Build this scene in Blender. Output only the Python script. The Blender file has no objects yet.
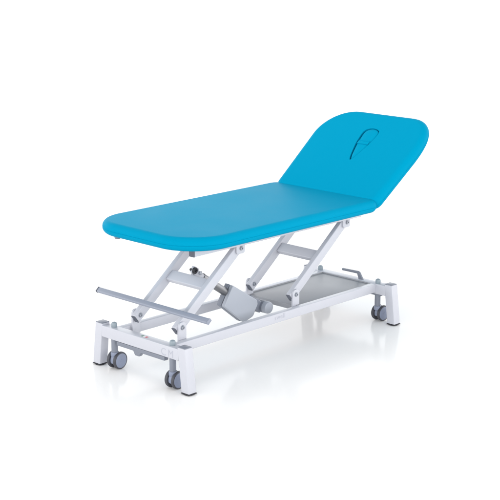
import bpy, bmesh, math
from mathutils import Vector, Matrix, Euler

S = 0.0092                      # metres per drawing unit
scene = bpy.context.scene
col = scene.collection
R = math.radians

# ------------------------------------------------------------------ materials
def new_mat(name):
    m = bpy.data.materials.new(name)
    m.use_nodes = True
    return m, m.node_tree, m.node_tree.nodes['Principled BSDF']

def simple(name, colour, rough, metal=0.0, bump=0.0, bscale=400.0, var=0.0, spec=0.5, coat=0.0):
    m, nt, b = new_mat(name)
    b.inputs['Base Color'].default_value = (*colour, 1)
    b.inputs['Roughness'].default_value = rough
    b.inputs['Metallic'].default_value = metal
    b.inputs['Specular IOR Level'].default_value = spec
    b.inputs['Coat Weight'].default_value = coat
    b.inputs['Coat Roughness'].default_value = 0.12
    tc = nt.nodes.new('ShaderNodeTexCoord')
    if var > 0:
        n = nt.nodes.new('ShaderNodeTexNoise'); n.inputs['Scale'].default_value = 9; n.inputs['Detail'].default_value = 5
        nt.links.new(tc.outputs['Object'], n.inputs['Vector'])
        mr = nt.nodes.new('ShaderNodeMapRange')
        mr.inputs['To Min'].default_value = rough - var; mr.inputs['To Max'].default_value = rough + var
        nt.links.new(n.outputs['Fac'], mr.inputs['Value']); nt.links.new(mr.outputs['Result'], b.inputs['Roughness'])
    if bump > 0:
        n2 = nt.nodes.new('ShaderNodeTexNoise'); n2.inputs['Scale'].default_value = bscale; n2.inputs['Detail'].default_value = 3
        nt.links.new(tc.outputs['Object'], n2.inputs['Vector'])
        bp = nt.nodes.new('ShaderNodeBump'); bp.inputs['Strength'].default_value = bump; bp.inputs['Distance'].default_value = 0.001
        nt.links.new(n2.outputs['Fac'], bp.inputs['Height']); nt.links.new(bp.outputs['Normal'], b.inputs['Normal'])
    return m

def vinyl_mat():
    m, nt, b = new_mat('blue_vinyl')
    tc = nt.nodes.new('ShaderNodeTexCoord')
    n = nt.nodes.new('ShaderNodeTexNoise'); n.inputs['Scale'].default_value = 5; n.inputs['Detail'].default_value = 6
    nt.links.new(tc.outputs['Object'], n.inputs['Vector'])
    mr = nt.nodes.new('ShaderNodeMapRange'); mr.inputs['To Min'].default_value = 0.40; mr.inputs['To Max'].default_value = 0.50
    nt.links.new(n.outputs['Fac'], mr.inputs['Value']); nt.links.new(mr.outputs['Result'], b.inputs['Roughness'])
    b.inputs['Base Color'].default_value = (0.0, 0.272, 0.448, 1)
    b.inputs['Specular IOR Level'].default_value = 0.010
    # fine leather-like grain
    v = nt.nodes.new('ShaderNodeTexVoronoi'); v.inputs['Scale'].default_value = 420
    nt.links.new(tc.outputs['Object'], v.inputs['Vector'])
    bp = nt.nodes.new('ShaderNodeBump'); bp.inputs['Strength'].default_value = 0.10; bp.inputs['Distance'].default_value = 0.0006
    nt.links.new(v.outputs['Distance'], bp.inputs['Height'])
    n3 = nt.nodes.new('ShaderNodeTexNoise'); n3.inputs['Scale'].default_value = 3.2; n3.inputs['Detail'].default_value = 2
    nt.links.new(tc.outputs['Object'], n3.inputs['Vector'])
    bp2 = nt.nodes.new('ShaderNodeBump'); bp2.inputs['Strength'].default_value = 0.12; bp2.inputs['Distance'].default_value = 0.02
    nt.links.new(n3.outputs['Fac'], bp2.inputs['Height']); nt.links.new(bp.outputs['Normal'], bp2.inputs['Normal'])
    nt.links.new(bp2.outputs['Normal'], b.inputs['Normal'])
    return m

VINYL = vinyl_mat()
PAINT = simple('white_powder_coat', (0.525, 0.533, 0.58), 0.38, bump=0.05, bscale=900, var=0.06)
GREYPL = simple('grey_plastic', (0.20, 0.217, 0.26), 0.45, bump=0.05, var=0.06)
LIGHTPL = simple('light_grey_plastic', (0.37, 0.395, 0.445), 0.42, bump=0.05, var=0.06)
BARM = simple('grey_bar_coating', (0.255, 0.28, 0.345), 0.36, bump=0.04, var=0.05)
TRAYM = simple('grey_tray_laminate', (0.31, 0.318, 0.34), 0.5, bump=0.04, bscale=300, var=0.06)
DARK = simple('dark_grey_plastic', (0.10, 0.11, 0.14), 0.5, bump=0.05)
RUBBER = simple('black_rubber', (0.018, 0.018, 0.024), 0.55, bump=0.08)
TYRE = simple('grey_tyre_rubber', (0.05, 0.052, 0.064), 0.5, bump=0.06)
HUB = simple('blue_grey_hub_plastic', (0.215, 0.247, 0.335), 0.4, bump=0.03)
STEEL = simple('brushed_steel', (0.25, 0.25, 0.26), 0.35, metal=0.9, var=0.08)
ZINC = simple('zinc_plated_bolt', (0.36, 0.38, 0.42), 0.35, metal=0.6, var=0.08)
INK = simple('pale_grey_ink', (0.42, 0.43, 0.49), 0.4)
GREEN = simple('green_sticker', (0.02, 0.16, 0.08), 0.4)
RED = simple('red_sticker', (0.55, 0.02, 0.05), 0.4)
WHITEST = simple('white_sticker', (0.8, 0.8, 0.8), 0.4)
BOARD = simple('white_board', (0.6, 0.6, 0.62), 0.5)

def floor_mat():
    m, nt, b = new_mat('white_studio_floor')
    tc = nt.nodes.new('ShaderNodeTexCoord')
    n = nt.nodes.new('ShaderNodeTexNoise'); n.inputs['Scale'].default_value = 2.0; n.inputs['Detail'].default_value = 4
    nt.links.new(tc.outputs['Object'], n.inputs['Vector'])
    mr = nt.nodes.new('ShaderNodeMapRange'); mr.inputs['To Min'].default_value = 0.10; mr.inputs['To Max'].default_value = 0.19
    nt.links.new(n.outputs['Fac'], mr.inputs['Value']); nt.links.new(mr.outputs['Result'], b.inputs['Roughness'])
    b.inputs['Base Color'].default_value = (0.95, 0.94, 0.925, 1)
    b.inputs['Specular IOR Level'].default_value = 0.04
    return m
FLOOR = floor_mat()

# ------------------------------------------------------------------ mesh helpers
def box(bm, c, size, rot=None, bev=0.0, seg=2, shear=None, mi=0):
    """box centred at c (drawing units); rot = 3x3 Matrix; shear = (dx,dy) offset of the bottom face"""
    t = bmesh.new()
    bmesh.ops.create_cube(t, size=1.0)
    for v in t.verts:
        v.co = Vector((v.co.x*size[0], v.co.y*size[1], v.co.z*size[2]))
    if shear:
        for v in t.verts:
            if v.co.z < 0: v.co.x += shear[0]; v.co.y += shear[1]
    if bev > 0:
        bmesh.ops.bevel(t, geom=list(t.edges), offset=bev, segments=seg, profile=0.5, affect='EDGES', clamp_overlap=True)
    if rot is not None:
        for v in t.verts: v.co = rot @ v.co
    for v in t.verts: v.co += Vector(c)
    merge(bm, t, mi)

def merge(bm, t, mi=0):
    vm = {}
    for v in t.verts: vm[v] = bm.verts.new(v.co)
    for f in t.faces:
        try:
            nf = bm.faces.new([vm[v] for v in f.verts]); nf.material_index = mi if mi else f.material_index
        except ValueError: pass
    t.free()

def lathe(bm, prof, c, axis, n=40, mi=0, mis=None):
    """prof: list of (radius, height along axis)"""
    a = Vector(axis).normalized()
    h = Vector((0,0,1)) if abs(a.z) < 0.9 else Vector((1,0,0))
    u = a.cross(h).normalized(); w = a.cross(u)
    c = Vector(c)
    rings = []
    for r, z in prof:
        if r < 1e-6: rings.append([bm.verts.new(c + a*z)])
        else: rings.append([bm.verts.new(c + a*z + (u*math.cos(2*math.pi*k/n) + w*math.sin(2*math.pi*k/n))*r) for k in range(n)])
    for i in range(len(rings)-1):
        A, B = rings[i], rings[i+1]
        m = mis[i] if mis else mi
        for k in range(n):
            k2 = (k+1) % n
            if len(A) == 1 and len(B) == 1: continue
            if len(A) == 1: f = bm.faces.new([A[0], B[k2], B[k]])
            elif len(B) == 1: f = bm.faces.new([A[k], A[k2], B[0]])
            else: f = bm.faces.new([A[k], A[k2], B[k2], B[k]])
            f.material_index = m

def cyl(bm, c, axis, r, h, bev=0.15, n=32, mi=0):
    """cylinder from c along axis, height h, rounded rims"""
    b = min(bev, r*0.5, h*0.5)
    lathe(bm, [(0,0), (r-b,0), (r-0.3*b,0.3*b), (r,b), (r,h-b), (r-0.3*b,h-0.3*b), (r-b,h), (0,h)], c, axis, n, mi)

def tube(bm, pts, r, n=16, mi=0):
    pts = [Vector(p) for p in pts]
    rings = []
    for i, p in enumerate(pts):
        d = (pts[min(i+1, len(pts)-1)] - pts[max(i-1, 0)]).normalized()
        h = Vector((1,0,0)) if abs(d.x) < 0.9 else Vector((0,1,0))
        u = d.cross(h).normalized(); w = d.cross(u)
        rings.append([bm.verts.new(p + (u*math.cos(2*math.pi*k/n)+w*math.sin(2*math.pi*k/n))*r) for k in range(n)])
    for A, B in zip(rings, rings[1:]):
        for k in range(n):
            bm.faces.new([A[k], A[(k+1)%n], B[(k+1)%n], B[k]]).material_index = mi
    bm.faces.new(rings[0]).material_index = mi; bm.faces.new(rings[-1]).material_index = mi

def prism(bm, outline, y0, y1, bev=0.2, seg=2, mi=0):
    """outline in (x,z), extruded along y"""
    t = bmesh.new()
    A = [t.verts.new((x, y0, z)) for x, z in outline]
    B = [t.verts.new((x, y1, z)) for x, z in outline]
    n = len(A)
    t.faces.new(A); t.faces.new(B)
    for k in range(n): t.faces.new([A[k], A[(k+1)%n], B[(k+1)%n], B[k]])
    bmesh.ops.recalc_face_normals(t, faces=list(t.faces))
    if bev > 0:
        bmesh.ops.bevel(t, geom=list(t.edges), offset=bev, segments=seg, profile=0.5, affect='EDGES', clamp_overlap=True)
    merge(bm, t, mi)

def build(name, bm, mats, parent=None, loc=None, angle=35, label=None):
    bmesh.ops.recalc_face_normals(bm, faces=list(bm.faces))
    for v in bm.verts: v.co *= S
    me = bpy.data.meshes.new(name)
    bm.to_mesh(me); bm.free()
    if not isinstance(mats, (list, tuple)): mats = [mats]
    for m in mats: me.materials.append(m)
    for p in me.polygons: p.use_smooth = True
    me.set_sharp_from_angle(angle=R(angle))
    o = bpy.data.objects.new(name, me)
    col.objects.link(o)
    if parent is not None: o.parent = parent
    if loc is not None: o.location = Vector(loc)*S
    if label: o['label'] = label
    return o

def dup(o, parent, loc=None):
    c = o.copy(); col.objects.link(c); c.parent = parent
    if loc is not None: c.location = Vector(loc)*S
    for ch in [k for k in list(o.children)]:
        dup(ch, c)
    return c

# ------------------------------------------------------------------ floor
bm = bmesh.new()
q = 4200
vs = [bm.verts.new((x, y, 0)) for x, y in ((-q,-q), (q,-q), (q,q), (-q,q))]
bm.faces.new(vs)
fl = build('floor', bm, FLOOR)
fl['kind'] = 'structure'; fl['label'] = 'seamless glossy white studio floor'

# ------------------------------------------------------------------ couch root
root = bpy.data.objects.new('treatment_couch', None); col.objects.link(root)
root['label'] = 'turquoise padded treatment couch with raised backrest on a white wheeled lifting frame'
root['category'] = 'treatment couch'

LX, LY, HT = 84.7, 32.06, 24.8        # leg centres and height
PX, PZ = -73.3, 29.5                  # lower front pivot
D = 88.6                              # pivot spacing
DX, DZ = 43.9, 34.8                   # arm vector
AL = math.hypot(DX, DZ)
ux, uz = DX/AL, DZ/AL
ROTA = Matrix(((ux, 0, -uz), (0, 1, 0), (uz, 0, ux)))   # local x along the arm, local z up-left

# ------------------------------------------------------------------ base frame
bm = bmesh.new()
for s in (-1, 1):
    box(bm, (s*LX, 0, 20.4), (5.46, 2*(LY-2.05), 6.2), bev=0.3, seg=3)
    box(bm, (0, s*21.1, 20.75), (2*(LX-2.4), 3.8, 5.2), bev=0.4, seg=3)
base = build('base_frame', bm, PAINT, root)

def text_mesh(txt, size, extr, mat, name, parent, mtx, shear=0.0, spacing=1.0):
    cu = bpy.data.curves.new(name, 'FONT'); cu.body = txt; cu.size = size*S; cu.extrude = extr*S
    cu.shear = shear; cu.space_character = spacing
    tmp = bpy.data.objects.new(name, cu); col.objects.link(tmp)
    dg = bpy.context.evaluated_depsgraph_get(); dg.update()
    me = bpy.data.meshes.new_from_object(tmp.evaluated_get(dg))
    bpy.data.objects.remove(tmp); bpy.data.curves.remove(cu)
    me.name = name; me.materials.clear(); me.materials.append(mat)
    o = bpy.data.objects.new(name, me); col.objects.link(o); o.parent = parent
    mtx = mtx.copy(); mtx.translation = mtx.translation*S
    o.matrix_local = mtx
    return o
# facing -x : text x axis = -y , text y axis = z
Mx = Matrix(((0, 0, -1, -LX-2.74), (-1, 0, 0, -17.0), (0, 1, 0, 18.0), (0, 0, 0, 1)))
text_mesh('CM', 5.6, 0.04, INK, 'embossed_logo', base, Mx, spacing=1.45)
# facing -y : text x axis = x
My = Matrix(((1, 0, 0, -7.6), (0, 0, -1, -23.02), (0, 1, 0, 20.1), (0, 0, 0, 1)))
text_mesh('swell', 4.0, 0.03, INK, 'printed_lettering', base, My, spacing=1.1)
bm = bmesh.new()
for k in range(3):
    box(bm, (-84.6, 0.8-1.5*k-0.9, 23.53), (1.7, 1.5, 0.06), mi=k)
build('flag_sticker', bm, [GREEN, WHITEST, RED], base)

# ------------------------------------------------------------------ legs
for sx in (-1, 1):
    for sy in (-1, 1):
        bm = bmesh.new()
        box(bm, (0, 0, (HT-0.35+0.9)/2), (5.5, 5.66, HT-0.35-0.9), bev=0.45, seg=3, shear=(0, sy*2.8))
        lg = build('leg', bm, PAINT, root, (sx*LX, sy*LY, 0))
        bm = bmesh.new()
        box(bm, (0, 0, HT-0.18), (5.1, 5.26, 0.36), bev=0.14, seg=2)
        build('leg_cap', bm, GREYPL, lg)
        bm = bmesh.new()
        box(bm, (0, sy*2.8, 0.62), (5.9, 6.06, 0.5), bev=0.2)
        lathe(bm, [(0, 0), (2.5, 0), (2.95, 0.2), (2.95, 0.45), (0, 0.45)], (0, sy*2.8, 0.0), (0,0,1), 36)
        build('rubber_foot', bm, RUBBER, lg)

# ------------------------------------------------------------------ casters
def make_caster(x, y, yaw, trail):
    c = bpy.data.objects.new('caster', None); col.objects.link(c); c.parent = root
    c.location = Vector((x, y, 0))*S
    bm = bmesh.new()
    lathe(bm, [(0, 23.5), (1.55, 23.5), (1.6, 23.7), (1.6, 25.2), (1.35, 25.9), (0.7, 26.3), (0, 26.35)], (0,0,0), (0,0,1), 28)
    build('bolt_cap', bm, simple_caps, c)
    bm = bmesh.new()
    cyl(bm, (0,0,7.4), (0,0,1), 1.75, 9.95, 0.2, 28)
    build('stem', bm, GREYPL, c)
    Rz = Matrix.Rotation(yaw, 3, 'Z')
    # hood between the wheels
    bm = bmesh.new()
    t = bmesh.new()
    pr = []
    for k in range(25):
        a = R(-25 + 230*k/24)
        pr.append((trail + 4.0*math.cos(a), 4.9 + 4.1*math.sin(a)))
    prism(t, pr, -1.15, 1.15, 0.35, 2)
    cyl(t, (0, 0, 7.0), (0,0,1), 2.2, 2.6, 0.4, 28)
    for v in t.verts: v.co = Rz @ v.co
    merge(bm, t)
    build('fork_hood', bm, HUB, c)
    for s in (-1, 1):
        bm = bmesh.new()
        ax = Rz @ Vector((0, s, 0))
        ctr = Rz @ Vector((trail, s*1.35, 4.8))
        lathe(bm, [(0, 0.0), (4.3, 0.0), (4.65, 0.2), (4.8, 0.6), (4.8, 1.4), (4.6, 1.85), (4.2, 2.0), (4.02, 1.92),
                   (3.95, 1.98), (3.6, 2.15), (2.2, 2.28), (0.9, 2.3), (0.85, 2.4), (0, 2.45)], ctr, ax, 48,
              mis=[0]*7 + [1]*6)
        build('wheel', bm, [TYRE, HUB], c)
simple_caps = simple('blue_grey_bolt_cap', (0.25, 0.30, 0.335), 0.4, bump=0.03)
make_caster(-84.5, 22.8, R(4), 1.6)
make_caster(-84.5, -22.8, R(2), 1.6)
make_caster(84.2, -22.8, R(-3), 2.6)
make_caster(84.2, 22.8, R(6), 2.6)

# ------------------------------------------------------------------ brake parts
bm = bmesh.new()
prism(bm, [(5.0, 27.9), (-7.6, 28.2), (-8.9, 27.5), (-11.6, 23.3), (-8.2, 23.3), (-6.9, 26.6), (5.0, 26.5)], -0.65, 0.65, 0.25, 3)
for v in bm.verts: v.co = Vector((84.2 + v.co.y, v.co.x, v.co.z))
build('brake_lever', bm, GREYPL, root)
bm = bmesh.new()
box(bm, (-84.8, 0.4, 15.5), (3.0, 37.5, 2.3), bev=0.3)
box(bm, (-84.8, 10, 16.95), (2, 2, 0.8), bev=0.0)
box(bm, (-84.8, -10, 16.95), (2, 2, 0.8), bev=0.0)
bb = build('brake_bar', bm, GREYPL, root)
bm = bmesh.new()
prism(bm, [(-3.2, 1.2), (3.2, 1.2), (1.6, -1.3), (-1.6, -1.3)], -1.2, 1.2, 0.25)
for v in bm.verts: v.co = Vector((v.co.y, v.co.x, v.co.z)) + Vector((-85.0, 3.0, 13.4))
kn = build('bar_knob', bm, GREYPL, bb)

bm = bmesh.new()
box(bm, (84.2, -19.0, 16.7), (3.2, 14.0, 1.0), bev=0.2)
box(bm, (84.2, -12.6, 15.7), (3.2, 1.2, 1.9), bev=0.2)
build('brake_bar', bm, GREYPL, root)
# ------------------------------------------------------------------ tray
bm = bmesh.new()
box(bm, (48.6, 0, 22.5), (66.4, 38.2, 0.5), bev=0.12)
box(bm, (15.25, 0, 21.4), (0.5, 38.2, 2.7), bev=0.12)
for s in (-1, 1):
    box(bm, (48.6, s*18.8, 22.95), (66.4, 0.6, 0.8), bev=0.2)
box(bm, (81.5, 0, 22.95), (0.6, 37.0, 0.8), bev=0.2)
build('tray', bm, TRAYM, root)

# ------------------------------------------------------------------ lifting arms, brackets, crossbars
def bolt(parent, x, y, z, sy):
    bm = bmesh.new()
    lathe(bm, [(0,0), (1.35,0), (1.35,0.25), (1.3,0.3), (0.95,0.3), (0.95,0.8), (0.85,0.9), (0.5,0.9), (0.45,0.5), (0,0.5)], (x, y, z), (0, sy, 0), 24)
    return build('bolt', bm, ZINC, parent)

def rounded_plate(x0, x1, z0, z1, rt, rb, n=7):
    pts = []
    for (cx, cz, a0, r) in ((x1-rb, z0+rb, -90, rb), (x1-rt, z1-rt, 0, rt), (x0+rt, z1-rt, 90, rt), (x0+rb, z0+rb, 180, rb)):
        for k in range(n+1):
            a = R(a0 + 90*k/n); pts.append((cx+r*math.cos(a), cz+r*math.sin(a)))
    return pts

for k in (0, 1):
    px = PX + k*D
    for s in (-1, 1):
        yc = s*15.75
        # arm
        bm = bmesh.new()
        mid = Vector((px, yc, PZ)) + Vector((ux, 0, uz))*(AL/2 - 0.35)
        box(bm, mid, (AL + 5.3, 3.1, 5.4), ROTA, bev=0.45, seg=3)
        arm = build('lift_arm', bm, PAINT, root)
        bm = bmesh.new()
        e = Vector((px, yc, PZ)) - Vector((ux, 0, uz))*3.35
        box(bm, e, (0.5, 2.7, 4.9), ROTA, bev=0.2)
        build('arm_end_cap', bm, DARK, arm)
        bolt(arm, px, s*14.2, PZ, -s)
        # lower bracket: upright plate on the inside of the rail
        bm = bmesh.new()
        y0, y1 = sorted((s*17.4, s*18.5))
        prism(bm, rounded_plate(px-2.7, px+2.7, 18.4, PZ+2.9, 2.3, 0.3), y0, y1, 0.18)
        y0, y1 = sorted((s*18.4, s*19.25))
        prism(bm, rounded_plate(px-2.5, px+2.5, 18.6, 22.9, 0.3, 0.3), y0, y1, 0.1)
        br = build('pivot_bracket', bm, PAINT, root)
        bolt(br, px, s*18.45, PZ, s)
        # upper bracket hanging from the top frame
        bm = bmesh.new()
        y0, y1 = sorted((s*17.4, s*18.4))
        tx, tz = px+DX, PZ+DZ
        prism(bm, rounded_plate(tx-3.4, tx+3.0, tz-3.0, tz+6.5, 0.4, 1.6), y0, y1, 0.18)
        br = build('pivot_bracket', bm, PAINT, root)
        bolt(br, tx, s*18.35, tz, s)
    bm = bmesh.new()
    mid = Vector((px, 0, PZ)) + Vector((ux, 0, uz))*28.3
    box(bm, mid, (6.4, 28.3, 3.0), ROTA, bev=0.4, seg=3)
    build('crossbar', bm, PAINT, root)

# ------------------------------------------------------------------ actuator
ax = Vector((0.845, 0, -0.535)).normalized()
az = Vector((0.535, 0, 0.845)).normalized()
ROTM = Matrix(((ax.x, 0, az.x), (0, 1, 0), (ax.z, 0, az.z)))
mount = Vector((-48.0, -0.8, 51.6))
bm = bmesh.new()
ctr = Vector((-17.0, -4.2, 28.8))
t = bmesh.new()
prism(t, [(-11.2, -6.6), (9.0, -8.6), (13.6, -3.4), (13.6, 4.4), (11.8, 6.2), (-11.2, 6.2)], -2.1, 0.6, 0.55, 3)
for v in t.verts: v.co = ROTM @ v.co + ctr
merge(bm, t)
t = bmesh.new()
prism(t, [(-11.5, -6.6), (9.0, -8.6), (13.6, -3.4), (13.6, 4.6), (12.0, 6.4), (-11.5, 6.4)], 0.9, 4.2, 0.5, 3)
for v in t.verts: v.co = ROTM @ v.co + ctr
merge(bm, t, 1)
act = build('actuator', bm, [LIGHTPL, GREYPL], root)
bm = bmesh.new()
p0 = ctr + Vector((0, 1.8, 0)) + ax*(-11.0) + az*1.6
d = (mount - p0)
L = d.length
lathe(bm, [(0,0), (2.3,0), (2.3,L*0.74), (2.1,L*0.75), (1.5,L*0.75), (1.5,L), (0,L)], p0, d, 28)
build('actuator_rod', bm, STEEL, act)
bm = bmesh.new()
box(bm, mount + Vector((0.6, 0, 0.6)), (3.6, 2.6, 3.8), ROTM, bev=0.4)
box(bm, mount + Vector((-0.6, -1.9, 0.6)), (5.4, 0.7, 3.2), ROTM, bev=0.3)
box(bm, mount + ax*5.0 - az*1.0, (8.6, 4.4, 4.2), ROTM, bev=0.5)
build('actuator_clevis', bm, PAINT, act)
bm = bmesh.new()
lathe(bm, [(0,-2.9), (0.75,-2.9), (0.8,-3.5), (1.5,-3.6), (1.75,-3.4), (1.8,-2.4), (0.7,-2.3), (0.7,0.6), (0,0.6)],
      mount + Vector((-1.8, 0, 1.4)), (0,1,0), 28)
build('clevis_pin', bm, RUBBER, act)
bm = bmesh.new()
lathe(bm, [(0,0), (1.1,0), (1.1,0.8), (0.8,1.0), (0,1.0)], mount + Vector((2.6, -2.2, -0.8)), (0,-1,0), 6)
build('clevis_nut', bm, ZINC, act)
# motor lying across, gearbox between it and the housing
bm = bmesh.new()
lathe(bm, [(0,0), (3.0,0), (3.35,0.25), (3.5,0.7), (3.5,3.0), (3.5,13.0), (3.1,13.4), (0,13.4)], (4.9, -7.5, 21.5), (0,1,0), 44,
      mis=[1,1,1,1,0,0,0])
build('motor', bm, [GREYPL, LIGHTPL], act)
bm = bmesh.new()
box(bm, (-1.5, 0.4, 24.2), (13.0, 7.0, 6.4), ROTM, bev=0.8, seg=3)
box(bm, (-4.0, -1.5, 19.6), (3.0, 3.0, 3.0), ROTM, bev=0.4)
build('gearbox', bm, GREYPL, act)
bm = bmesh.new()
lathe(bm, [(0,0), (0.8,0), (0.8,0.9), (0.6,1.1), (0,1.1)], (-4.6, -2.8, 20.8), (0,-1,0), 20)
build('cable_plug', bm, RUBBER, act)

# ------------------------------------------------------------------ foot bar
RB = Matrix.Rotation(R(-41), 3, 'Y')
bm = bmesh.new()
box(bm, (-78.2, 0, 39.0), (3.2, 85.6, 1.9), RB, bev=0.75, seg=5)
fb = build('foot_bar', bm, BARM, root)
for s in (-1, 1):
    bm = bmesh.new()
    box(bm, (-78.2, s*43.0, 39.0), (3.3, 0.7, 2.0), RB, bev=0.5)
    build('bar_end_cap', bm, BARM if s < 0 else DARK, fb)
    bm = bmesh.new()
    box(bm, (-71.6, s*15.7, 36.0), (11.0, 1.6, 1.2), Matrix.Rotation(R(20), 3, 'Y'), bev=0.2)
    build('bar_bracket', bm, BARM, fb)

# ------------------------------------------------------------------ top frame
bm = bmesh.new()
X0, X1 = -67.6, 68.0
for s in (-1, 1):
    xs = X0 if s < 0 else X0+6
    box(bm, ((xs+X1)/2, s*20.2, 69.2), (X1-xs, 3.7, 4.9), bev=0.4, seg=3)
for x in (-56, -5, 58):
    box(bm, (x, 0, 69.4), (4, 37.0, 4.0), bev=0.3)
tf = build('top_frame', bm, PAINT, root)
for s in (-1, 1):
    bm = bmesh.new()
    box(bm, ((X0 if s < 0 else X0+6)-0.25, s*20.2, 69.2), (0.6, 3.9, 5.1), bev=0.2)
    build('tube_end_cap', bm, DARK, tf)
bm = bmesh.new()
box(bm, (-2, 0, 72.5), (100, 44, 1.5), bev=0.2)
build('seat_board', bm, BOARD, root)
bm = bmesh.new()
lathe(bm, [(0,0), (1.5,0), (1.7,0.3), (1.7,4.2), (0,4.2)], (-75.5, 29.0, 69.6), (0,0,1), 20)
build('rubber_peg', bm, GREYPL, root)

# ------------------------------------------------------------------ cushions
def rr_outline(x0, x1, hw0, hw1, r0, r1, ins, n=20, nl=14):
    """rounded outline x0..x1; hw0 / hw1 = (near, far) half widths at each end; r0 / r1 = (near, far) corner radii,
    each a pair (along x, along y); everything inset by ins"""
    def q(p): return (max(p[0]-ins, 0.25), max(p[1]-ins, 0.25)) + tuple(p[2:])
    a, b = x0+ins, x1-ins
    w0n, w0f, w1n, w1f = hw0[0]-ins, hw0[1]-ins, hw1[0]-ins, hw1[1]-ins
    r0n, r0f, r1n, r1f = q(r0[0]), q(r0[1]), q(r1[0]), q(r1[1])
    pts = []
    def arc(cx, cy, r, d0):
        for k in range(n+1):
            t = R(d0+90*k/n); c_, s_ = math.cos(t), math.sin(t)
            e = 2/(r[2] if len(r) > 2 else 2.0)          # 2 = ellipse, more = squarer corner
            pts.append((cx+r[0]*math.copysign(abs(c_)**e, c_), cy+r[1]*math.copysign(abs(s_)**e, s_)))
    def line(p, q_):
        for k in range(1, nl):
            t = k/nl; pts.append((p[0]+(q_[0]-p[0])*t, p[1]+(q_[1]-p[1])*t))
    arc(b-r1n[0], -w1n+r1n[1], r1n, -90); line(pts[-1], (b, w1f-r1f[1]))
    arc(b-r1f[0], w1f-r1f[1], r1f, 0); line(pts[-1], (a+r0f[0], w0f))
    arc(a+r0f[0], w0f-r0f[1], r0f, 90); line(pts[-1], (a, -w0n+r0n[1]))
    arc(a+r0n[0], -w0n+r0n[1], r0n, 180); line(pts[-1], (b-r1n[0], -w1n))
    return pts

def cushion(x0, x1, hw0, hw1, r0, r1, th, crown, re_t=2.6, re_b=1.6):
    bm = bmesh.new()
    prof = [(9.0, 0.0), (re_b+0.6, 0.0)]
    for k in range(0, 7):
        a = R(90*k/6); prof.append((re_b*(1-math.sin(a)), (re_b-0.3)*(1-math.cos(a))))
    # sewn seam running round the lower side
    zs = prof[-1][1]
    prof[-1:] = [(0.03, zs-0.5), (0.0, zs-0.22), (0.06, zs-0.1), (0.2, zs), (0.06, zs+0.1)]
    re_0 = zs+0.1
    zc = max(th-re_t, re_0+0.12); rz = th-zc
    for k in range(0, 11):
        a = R(90*k/10); prof.append((re_t*(1-math.cos(a)), zc + rz*math.sin(a)))
    top0 = re_t
    for ins in (4.0, 6.0, 9.0, 13.0, 18.0, 24.0, 30.0, 34.0):
        f = (ins-top0)/(34.0-top0)
        prof.append((ins, th + crown*(1-(1-f)**2)))
    rings = []
    for ins, z in prof:
        rings.append([bm.verts.new((x, y, z)) for x, y in rr_outline(x0, x1, hw0, hw1, r0, r1, ins)])
    n = len(rings[0])
    for A, B in zip(rings, rings[1:]):
        for k in range(n):
            bm.faces.new([A[k], A[(k+1)%n], B[(k+1)%n], B[k]])
    bm.faces.new(rings[0]); bm.faces.new(rings[-1])
    bmesh.ops.remove_doubles(bm, verts=list(bm.verts), dist=1e-4)
    return bm

bm = cushion(-87.4, 62.2, (41.0, 41.0), (41.0, 41.0), ((25.5, 25.5), (21.5, 21.5)), ((7, 7), (7, 7)), 7.35, 0.35, 3.7, 3.6)
seat = build('seat_cushion', bm, VINYL, root, (0, 0, 73.3), angle=60)

TH = R(36)
RH = Matrix.Rotation(-TH, 4, 'Y')
HTK = 8.0
bm = cushion(-2.4, 70.3, (40.2, 38.6), (41.4, 41.0), ((7, 7), (7, 7)), ((31.0, 20.0, 2.6), (23.5, 23.5)), HTK, 0.3, 4.0, 3.9)
head = build('head_cushion', bm, VINYL, root, angle=60)
org = Vector((57.5 + HTK*math.sin(TH), 0, 80 - HTK*math.cos(TH)))*S
head.matrix_local = Matrix.Translation(org) @ RH

# face hole: teardrop with its wide end up
TD = [(27.8,0),(28.6,0.75),(31.2,1.95),(35,3.1),(39,4.2),(43,5.0),(47,5.6),(50,5.85),(52,5.7),(53.6,5.0),(54.7,3.6),(55.3,1.8),(55.5,0)]
TDY = -2.5
def teardrop(grow=0.0, dy=0.0, k=1.0):
    loop = [(l, w) for l, w in TD] + [(l, -w) for l, w in reversed(TD[1:-1])]
    # smooth the loop with Catmull-Rom, keeping the pointed lower tip
    out = []
    n = len(loop)
    for i in range(n):
        p0, p1, p2, p3 = (Vector(loop[(i+j) % n]) for j in (-1, 0, 1, 2))
        if i == 0: p0 = p1
        if (i+1) % n == 0: p3 = p2
        for j in range(6):
            t = j/6
            out.append(0.5*((2*p1) + (p2-p0)*t + (2*p0-5*p1+4*p2-p3)*t*t + (3*p1-p0-3*p2+p3)*t**3))
    c = Vector((46.0, 0))
    sx, sy = k*(1+grow/14), k*(1+grow/5.85)
    return [(c.x + (p.x-c.x)*sx, TDY + dy + p.y*sy) for p in out]

def loft(levels, cap=True):
    bm = bmesh.new(); rings = []
    for pts, z in levels: rings.append([bm.verts.new((x, y, z)) for x, y in pts])
    n = len(rings[0])
    for A, B in zip(rings, rings[1:]):
        for k in range(n): bm.faces.new([A[k], A[(k+1)%n], B[(k+1)%n], B[k]])
    bm.faces.new(rings[0]); bm.faces.new(rings[-1])
    bmesh.ops.recalc_face_normals(bm, faces=list(bm.faces))
    return bm

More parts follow.
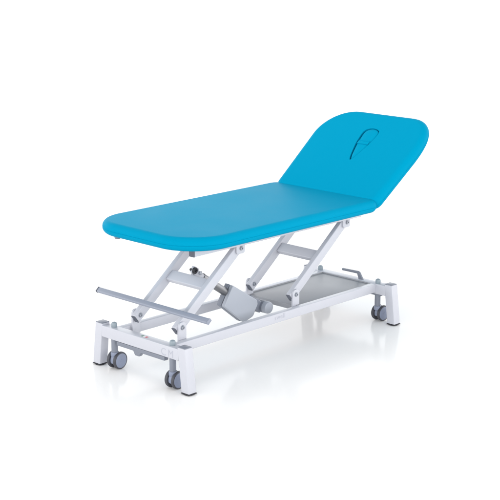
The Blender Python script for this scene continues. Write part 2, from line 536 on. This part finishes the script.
cutter = build('cutter', loft([(teardrop(0.0), 4.0), (teardrop(0.0), HTK+0.1), (teardrop(0.0), HTK+2.0)]), VINYL)
cutter.matrix_world = Matrix.Translation(org) @ RH
mod = head.modifiers.new('hole', 'BOOLEAN'); mod.operation = 'DIFFERENCE'; mod.object = cutter; mod.solver = 'EXACT'
bpy.context.view_layer.update()
dg = bpy.context.evaluated_depsgraph_get()
newme = bpy.data.meshes.new_from_object(head.evaluated_get(dg))
head.modifiers.clear()
oldme = head.data; head.data = newme; newme.name = 'head_cushion'
bpy.data.objects.remove(cutter); bpy.data.meshes.remove(oldme)
for p in head.data.polygons: p.use_smooth = True
head.data.set_sharp_from_angle(angle=R(60))

ztop = HTK + 0.05
lv = [(teardrop(-0.55, -0.32), 4.1), (teardrop(-0.55, -0.32), ztop-0.95), (teardrop(-0.65, -0.3), ztop-0.5), (teardrop(-0.95, -0.3), ztop-0.14),
      (teardrop(-1.4, -0.3), ztop+0.06), (teardrop(-1.5, -0.3, 0.8), ztop+0.2), (teardrop(-1.5, -0.3, 0.5), ztop+0.3), (teardrop(-1.5, -0.3, 0.2), ztop+0.33)]
plug = build('face_hole_plug', loft(lv), VINYL, head, angle=60)
bm = bmesh.new()
# woven pull loop: a flat band with raised hems, lying over the plug
box(bm, (42.9, -2.7, ztop+0.22), (2.9, 8.2, 0.5), Matrix.Rotation(R(1), 3, 'Z'), bev=0.2)
for dl in (-1.3, 1.3):
    tube(bm, [(42.9+dl, -2.7-4.1+8.2*k/10, ztop+0.42+0.06*math.sin(math.pi*k/10)) for k in range(11)], 0.24, 10)
build('pull_strap', bm, VINYL, head)
# carrier under the backrest
bm = bmesh.new()
for s in (-1, 1):
    box(bm, (31, s*15.0, -1.2), (50, 3.0, 2.4), bev=0.3)
for x in (20, 48):
    box(bm, (x, 0, -1.2), (3, 27.0, 2.0), bev=0.3)
build('backrest_carrier', bm, PAINT, head)

# ------------------------------------------------------------------ camera
CAM_C = Vector((-541.7838502, -513.18234475, 239.60701791))
CAM_R = Matrix(((0.6904485278813065, 0.1716416068006952, -0.7027232664153168),
                (-0.7233743669886777, 0.16814726331728022, -0.6696685919338302),
                (0.0032180009736338436, 0.9707036914804562, 0.240258169093059)))
cam = bpy.data.cameras.new('camera'); co = bpy.data.objects.new('camera', cam); col.objects.link(co)
cam.sensor_width = 36.0; cam.sensor_fit = 'HORIZONTAL'
cam.lens = 1367.7128872/500*36
mw = CAM_R.to_4x4(); mw.translation = CAM_C*S
co.matrix_world = mw
cam.clip_end = 500
scene.camera = co

# ------------------------------------------------------------------ light: white studio with soft boxes
w = bpy.data.worlds.new('World'); scene.world = w; w.use_nodes = True
nt = w.node_tree
bg = nt.nodes['Background']
# white studio walls all round, dimmer ceiling
tc = nt.nodes.new('ShaderNodeTexCoord'); sep = nt.nodes.new('ShaderNodeSeparateXYZ')
ramp = nt.nodes.new('ShaderNodeValToRGB')
nt.links.new(tc.outputs['Generated'], sep.inputs['Vector']); nt.links.new(sep.outputs['Z'], ramp.inputs['Fac'])
ramp.color_ramp.interpolation = 'EASE'
ramp.color_ramp.elements[0].position = 0.25; ramp.color_ramp.elements[0].color = (0.985, 0.99, 1.0, 1)
ramp.color_ramp.elements[1].position = 0.72; ramp.color_ramp.elements[1].color = (0.12, 0.122, 0.126, 1)
nt.links.new(ramp.outputs['Color'], bg.inputs['Color'])
bg.inputs['Strength'].default_value = 2.15

def softbox(name, loc, target, size, power, colr=(1,1,1)):
    l = bpy.data.lights.new(name, 'AREA'); l.shape = 'RECTANGLE'; l.size = size[0]; l.size_y = size[1]
    l.energy = power; l.color = colr
    o = bpy.data.objects.new(name, l); col.objects.link(o)
    o.location = loc
    o.rotation_euler = (Vector(target)-Vector(loc)).to_track_quat('-Z', 'Y').to_euler()
    return o
softbox('softbox_overhead', (-0.4, 0.2, 4.2), (0, 0, 0.3), (4.5, 3.5), 46)
softbox('softbox_front', (0.2, -4.8, 0.85), (0, 0, 0.3), (3.6, 1.3), 25)
softbox('softbox_left', (-5.0, 0.2, 0.75), (0, 0, 0.3), (3.4, 1.2), 14)

scene.view_settings.view_transform = 'Standard'
scene.view_settings.look = 'None'
scene.view_settings.exposure = 0.37
scene.view_settings.gamma = 1
scene.render.engine = 'CYCLES'
scene.render.resolution_x = 1024; scene.render.resolution_y = 1024
